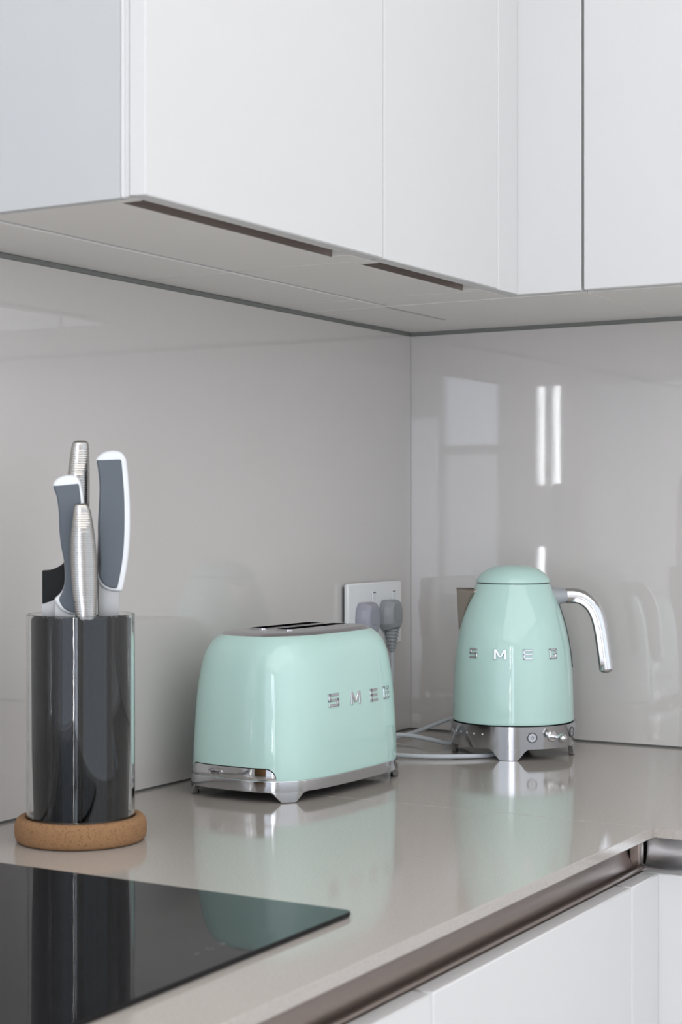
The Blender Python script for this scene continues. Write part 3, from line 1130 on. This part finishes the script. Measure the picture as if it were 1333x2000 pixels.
def plug(e, m, yc, zc, w, h, body_label):
    """flat-topped tapering plug body pointing out of the wall (x), loft of rounded sections"""
    bm = bmesh.new()
    secs = [(0.0132, 0.96, 0.96), (0.0160, 1.0, 1.0), (0.023, 0.98, 1.0), (0.030, 0.84, 0.94), (0.0340, 0.68, 0.82), (0.0350, 0.60, 0.74)]
    rings = []
    for x, fw, fh in secs:
        hw, hh = w / 2 * fw, h / 2 * fh
        pl = [(-hw * .62, hh), (hw * .62, hh), (hw * .92, hh * .55), (hw, 0.0), (hw * .96, -hh * .6), (hw * .62, -hh), (-hw * .62, -hh), (-hw * .96, -hh * .6), (-hw, 0.0), (-hw * .92, hh * .55)]
        rings.append([(x, yc + a, zc + b) for a, b in pl])
    loft(bm, rings, True, True, True)
    bmesh.ops.bevel(bm, geom=bm.edges[:], offset=0.0016, segments=2, affect='EDGES', clamp_overlap=True)
    o = obj('plug', bm, m, e, 50)
    # raised grip panel
    bm = bmesh.new()
    prism(bm, [(-0.007, -0.009), (0.007, -0.009), (0.007, 0.009), (-0.007, 0.009)], 0, 0.001, frame=lambda u, n, v: (0.0348 + n, yc + u, zc + v), bev=0.0004)
    g = obj('grip_panel', bm, m, o, 50)
    # ribbed strain relief
    bm = bmesh.new()
    prof = []
    z = zc - h / 2 * 0.9
    nrib = 7
    for q in range(nrib):
        r0 = 0.0120 - 0.0070 * q / nrib
        prof += [(r0, z), (r0, z - 0.0030), (r0 - 0.0024, z - 0.0034), (r0 - 0.0024, z - 0.0050)]
        z -= 0.0054
    lathe(bm, prof, 20, True, True, 0.0240, yc)
    obj('strain_relief', bm, m, e, 30)
    return z


C1 = empty('power_cord', (0.03, -0.1985, T + 0.19), world=True)
tag(C1, 'lilac-grey plug on the left of the wall socket with its pale grey cord', 'power cord')
za = plug(C1, 'plugA', -0.1820, T + 0.1920, 0.051, 0.050, '')
C2 = empty('power_cord', (0.03, -0.1235, T + 0.19), world=True)
tag(C2, 'grey plug with ribbed neck on the right of the wall socket, pale looped cord', 'power cord')
zb_ = plug(C2, 'plugB', -0.1080, T + 0.1940, 0.051, 0.048, '')
CR = 0.0034
bm = bmesh.new()
pts = [(0.0240, -0.1820, za + 0.004), (0.022, -0.205, T + 0.085), (0.030, -0.250, T + 0.036), (0.064, -0.292, T + 0.0085), (0.110, -0.303, T + CR + 0.0008), (0.150, -0.302, T + CR + 0.0006),
       (0.190, -0.290, T + CR + 0.0006), (0.225, -0.268, T + CR + 0.0006), (0.252, -0.240, T + CR + 0.0006), (0.262, -0.205, T + CR + 0.0020), (0.262, -0.180, T + CR + 0.0050)]
tube(bm, catmull(pts, 12), CR, 12)
obj('cord', bm, 'cord', C1)
bm = bmesh.new()
pts = [(0.0240, -0.1080, zb_ + 0.004), (0.025, -0.112, T + 0.085), (0.034, -0.150, T + 0.030), (0.050, -0.230, T + 0.010), (0.078, -0.250, T + 0.022), (0.105, -0.215, T + 0.021), (0.130, -0.180, T + 0.012), (0.152, -0.150, T + CR + 0.0008),
       (0.166, -0.110, T + 0.018), (0.168, -0.075, T + 0.038), (0.145, -0.060, T + 0.043), (0.105, -0.085, T + 0.029), (0.070, -0.130, T + 0.012), (0.045, -0.200, T + CR + 0.001), (0.032, -0.300, T + CR + 0.0008), (0.034, -0.3800, T + 0.006), (0.070, -0.440, T + 0.012)]
tube(bm, catmull(pts, 12), CR, 12)
obj('cord', bm, 'cord', C2)

# ------------------------------------------------------------------ knife block and knives
BXc, BYc = 0.1380, -1.0215
KNB = empty('knife_block', (BXc, BYc, T), R(CAM_YAW + 8.7))
tag(KNB, 'glass cylinder knife block with black bristles on a round cork base', 'knife block')
bm = bmesh.new()
cp = catmull([(0.0600, 0.0, 0), (0.0680, 0.0012, 0), (0.0708, 0.0070, 0), (0.0712, 0.0150, 0), (0.0698, 0.0225, 0), (0.0662, 0.0262, 0), (0.0610, 0.0268, 0)], 4)
lathe(bm, [(0.001, 0.0)] + [(p.x, max(0, p.y)) for p in cp] + [(0.0592, 0.0262), (0.0590, 0.0160), (0.001, 0.0160)], 96)
obj('cork_base', bm, 'cork', KNB, 50)
bm = bmesh.new()
GR, GT, GH = 0.0584, 0.0026, 0.2450
prof = [(0.0010, 0.0164), (GR - 0.003, 0.0164), (GR, 0.0190), (GR, GH - 0.001), (GR - 0.0008, GH), (GR - GT + 0.0008, GH), (GR - GT, GH - 0.001), (GR - GT, 0.0280), (GR - GT - 0.004, 0.0235), (0.0010, 0.0235)]
lathe(bm, prof, 96)
obj('glass_cylinder', bm, 'glass', KNB, 40)
bm = bmesh.new()
sp = 0.0025
IR = 0.0530
jrow = 0
yy = -IR
while yy <= IR:
    xx = -IR + (sp / 2 if jrow % 2 else 0)
    while xx <= IR:
        rr = math.hypot(xx, yy)
        if rr < IR:
            hh = 0.2400 + random.uniform(-0.0015, 0.0015)
            rings = []
            for (z, k2) in ((0.0245, 0.945), (0.10, 0.985), (hh, 1.0)):
                rings.append([(xx * k2 + 0.00115 * math.cos(R(60 * q + 15)), yy * k2 + 0.00115 * math.sin(R(60 * q + 15)), z) for q in range(6)])
            loft(bm, rings, True, False, True)
        xx += sp
    yy += sp * 0.866
    jrow += 1
tag(obj('bristle_insert', bm, 'bristle', KNB, 50), kind='stuff')

PXM = 3320.0


def kp(px, py, d):
    """outline measure: photograph offsets to metres in the block's frame, for a plane at distance d"""
    return ((px - 158.0) * d / PXM, 0.352 - (py - 1006.0) * d / PXM)


def smooth_poly(pts, n=5):
    P = [Vector((p[0], p[1], 0)) for p in pts]
    N = len(P)
    out = []
    for i in range(N):
        a, b, c, d = P[i - 1], P[i], P[(i + 1) % N], P[(i + 2) % N]
        for k2 in range(n):
            t = k2 / n
            v = 0.5 * ((2 * b) + (c - a) * t + (2 * a - 5 * b + 4 * c - d) * t * t + (3 * b - a - 3 * c + d) * t ** 3)
            out.append((v.x, v.y))
    return out


def grip_knife(label, d, white, grey, blade, thick=0.0105):
    yoff = d - 1.845
    e = empty('kitchen_knife', Vector((BXc, BYc, T)) + Matrix.Rotation(R(CAM_YAW + 8.7), 3, 'Z') @ Vector((0, yoff, 0)), R(CAM_YAW + 8.7))
    tag(e, label, 'knife', 'knives in the block')
    fr = lambda u, n, w: (u, n, w)
    bm = bmesh.new()
    rprism(bm, [kp(x, y, d) for x, y in white], thick, 0.0040)
    obj('handle', bm, 'kwhite', e, 50)
    bm = bmesh.new()
    rprism(bm, [kp(x, y, d) for x, y in grey], thick + 0.0008, 0.0022)
    tag(obj('grip_inlay', bm, 'kgrey', e, 50), 'slate grey soft grip')
    bm = bmesh.new()
    prism(bm, [kp(x, y, d) for x, y in blade], -0.0010, 0.0010, fr, bev=0.0003, seg=1)
    obj('blade', bm, 'blade', e, 30)
    return e


def dens(pts, n=4):
    """open Catmull-Rom through photograph points"""
    return [(v.x, v.y) for v in catmull([(x, y, 0) for x, y in pts], n)]


# tall grey and white handle on the right
wR = dens([(186, 897), (200, 884), (219, 879.5), (236, 883), (246, 897)]) + dens([(249, 925), (252.5, 975), (253, 1035), (250, 1085), (244, 1125), (238, 1155)]) + dens([(233, 1156.5), (214, 1154), (201, 1148), (193, 1138), (190.5, 1125)]) + dens([(196, 1105), (194, 1070), (192, 1030), (194, 985), (195, 945), (191, 915)])
gR = [(187.5, 898.5), (236.5, 896.5)] + dens([(238.5, 915), (242.5, 970), (243, 1035), (240, 1085), (234, 1125), (228.5, 1150)]) + dens([(217, 1149.5), (204, 1144), (195, 1133), (192, 1121)]) + dens([(194.5, 1100), (192.5, 1070), (191, 1030), (193, 985), (194, 945), (191, 915)])
grip_knife('tallest knife with slate grey and white handle, right in the block', 1.850, wR, gR,
           [(192, 1130), (233, 1140), (232, 1215), (226, 1330), (210, 1400), (192, 1400)])
# shorter grey and white handle with a heel, left
wL = dens([(103, 947), (112, 935), (131, 928), (150, 931), (158, 943)]) + dens([(163, 970), (168, 1020), (168, 1080), (163, 1140), (156, 1199)]) + dens([(146, 1200.5), (128, 1196), (116, 1187), (109, 1176), (106, 1168)]) + dens([(110, 1166), (121, 1155), (127, 1135), (126, 1100), (120, 1070), (116, 1035), (115, 1000), (111, 970)])
gL = [(104, 949), (154.5, 944)] + dens([(158, 970), (162, 1020), (162, 1080), (157, 1140), (150, 1197)]) + dens([(138, 1195), (126, 1189), (119, 1180), (114, 1169)]) + dens([(122, 1156), (127.5, 1135), (126.5, 1100), (120.5, 1070), (116.5, 1035), (115.5, 1000), (111.5, 970)])
grip_knife('shorter slate grey and white knife with a flared heel, left in the block', 1.832, wL, gL,
           [(107, 1176), (150, 1199), (152, 1380), (140, 1420), (112, 1380)])


def steel_knife(label, d, axis, blade, thick=0.0100, blunt=0.55):
    """ribbed all-steel handle: axis rows (px, py, half width px)"""
    yoff = d - 1.845
    e = empty('kitchen_knife', Vector((BXc, BYc, T)) + Matrix.Rotation(R(CAM_YAW + 8.7), 3, 'Z') @ Vector((0, yoff, 0)), R(CAM_YAW + 8.7))
    tag(e, label, 'knife', 'knives in the block')
    dense = catmull([(x, y, w) for x, y, w in axis], 40)
    y0, y1 = dense[0].y, dense[-1].y

    def at(y):
        a = min(dense, key=lambda p: abs(p.y - y))
        return Vector((a.x, y, a.z))
    rows = [(at(y0), 1.0), (at(y0 + 8), 1.0)]
    y = y0 + 12
    while y < y1 - 6:
        rows += [(at(y), 1.0), (at(y + 0.7), 0.970), (at(y + 1.9), 0.970), (at(y + 2.6), 1.0)]
        y += 4.6
    rows.append((at(y1), 1.0))
    bm = bmesh.new()
    rings = []
    for p, rib in rows:
        u, w = kp(p.x, p.y, d)
        hw = p.z * d / PXM
        f = (p.y - y0) / (y1 - y0)
        th = thick * min(1.0, 0.72 + f * 1.2) * (1 - 0.25 * max(0, f - .7))
        ring = []
        for q in range(32):
            a = 2 * PI * q / 32
            c, s = math.cos(a), math.sin(a)
            ring.append((u + hw * rib * math.copysign(abs(c) ** 0.75, c), th * rib * math.copysign(abs(s) ** 0.75, s), w))
        rings.append(ring)
    rows = [r[0] for r in rows]
    u, w = kp(rows[0].x, rows[0].y, d)
    top = [[(u + (x - u) * k2, y * k2, w + dz) for x, y, z in rings[0]] for k2, dz in ((blunt, 0.0030), (0.80, 0.0022), (0.95, 0.0009))]
    loft(bm, top + rings, True, True, True)
    obj('handle', bm, 'steel', e, 35)
    bm = bmesh.new()
    prism(bm, [kp(x, y, d) for x, y in blade], -0.0010, 0.0010, bev=0.0003, seg=1)
    obj('blade', bm, 'blade', e, 30)
    return e


steel_knife('short ribbed steel knife handle at the front of the block', 1.806,
            [(158.5, 988, 13.5), (160, 1003, 18.0), (161.5, 1050, 24), (163.5, 1100, 26), (165, 1150, 25), (167, 1185, 22), (168, 1206, 20.5)],
            [(156, 1200), (182, 1200), (180, 1320), (168, 1370), (158, 1330)])
steel_knife('ribbed steel knife handle rising highest behind the left grey one', 1.872,
            [(157, 866, 15.5), (156, 880, 18), (153.5, 930, 22), (151, 990, 24), (149, 1050, 25), (148, 1110, 24), (148, 1160, 21)],
            [(128, 1155), (169, 1155), (165, 1380), (150, 1420), (130, 1380)])
steel_knife('ribbed steel knife mostly hidden behind the tallest grey handle', 1.874,
            [(216, 985, 12), (214, 1000, 16), (211, 1040, 20), (208, 1090, 20), (206, 1140, 18), (205, 1170, 17)],
            [(190, 1165), (220, 1165), (218, 1330), (205, 1380), (192, 1340)])
# black handled blade at the left edge
d = 1.860
e = empty('kitchen_knife', Vector((BXc, BYc, T)) + Matrix.Rotation(R(CAM_YAW + 8.7), 3, 'Z') @ Vector((0, d - 1.845, 0)), R(CAM_YAW + 8.7))
tag(e, 'broad blade with a short black handle at the left edge of the block', 'knife', 'knives in the block')
bm = bmesh.new()
bk = [(83.5, 1113.5)] + dens([(98, 1113), (110, 1109), (119, 1104), (126, 1098)]) + dens([(132, 1075), (134, 1040), (140, 1022), (150, 1025), (153, 1050), (150, 1100), (140, 1140), (126, 1160)]) + [(106, 1171), (83.5, 1179)]
rprism(bm, [kp(x, y, d) for x, y in bk], 0.0050, 0.0012)
obj('handle', bm, 'black', e, 50)
bm = bmesh.new()
prism(bm, [kp(x, y, d) for x, y in [(83.5, 1172), (126, 1156), (124, 1330), (112, 1385), (84, 1360)]], -0.0008, 0.0008)
obj('blade', bm, 'blade', e, 30)

for o in COL.objects:
    if '_w' in o.keys(): del o['_w']
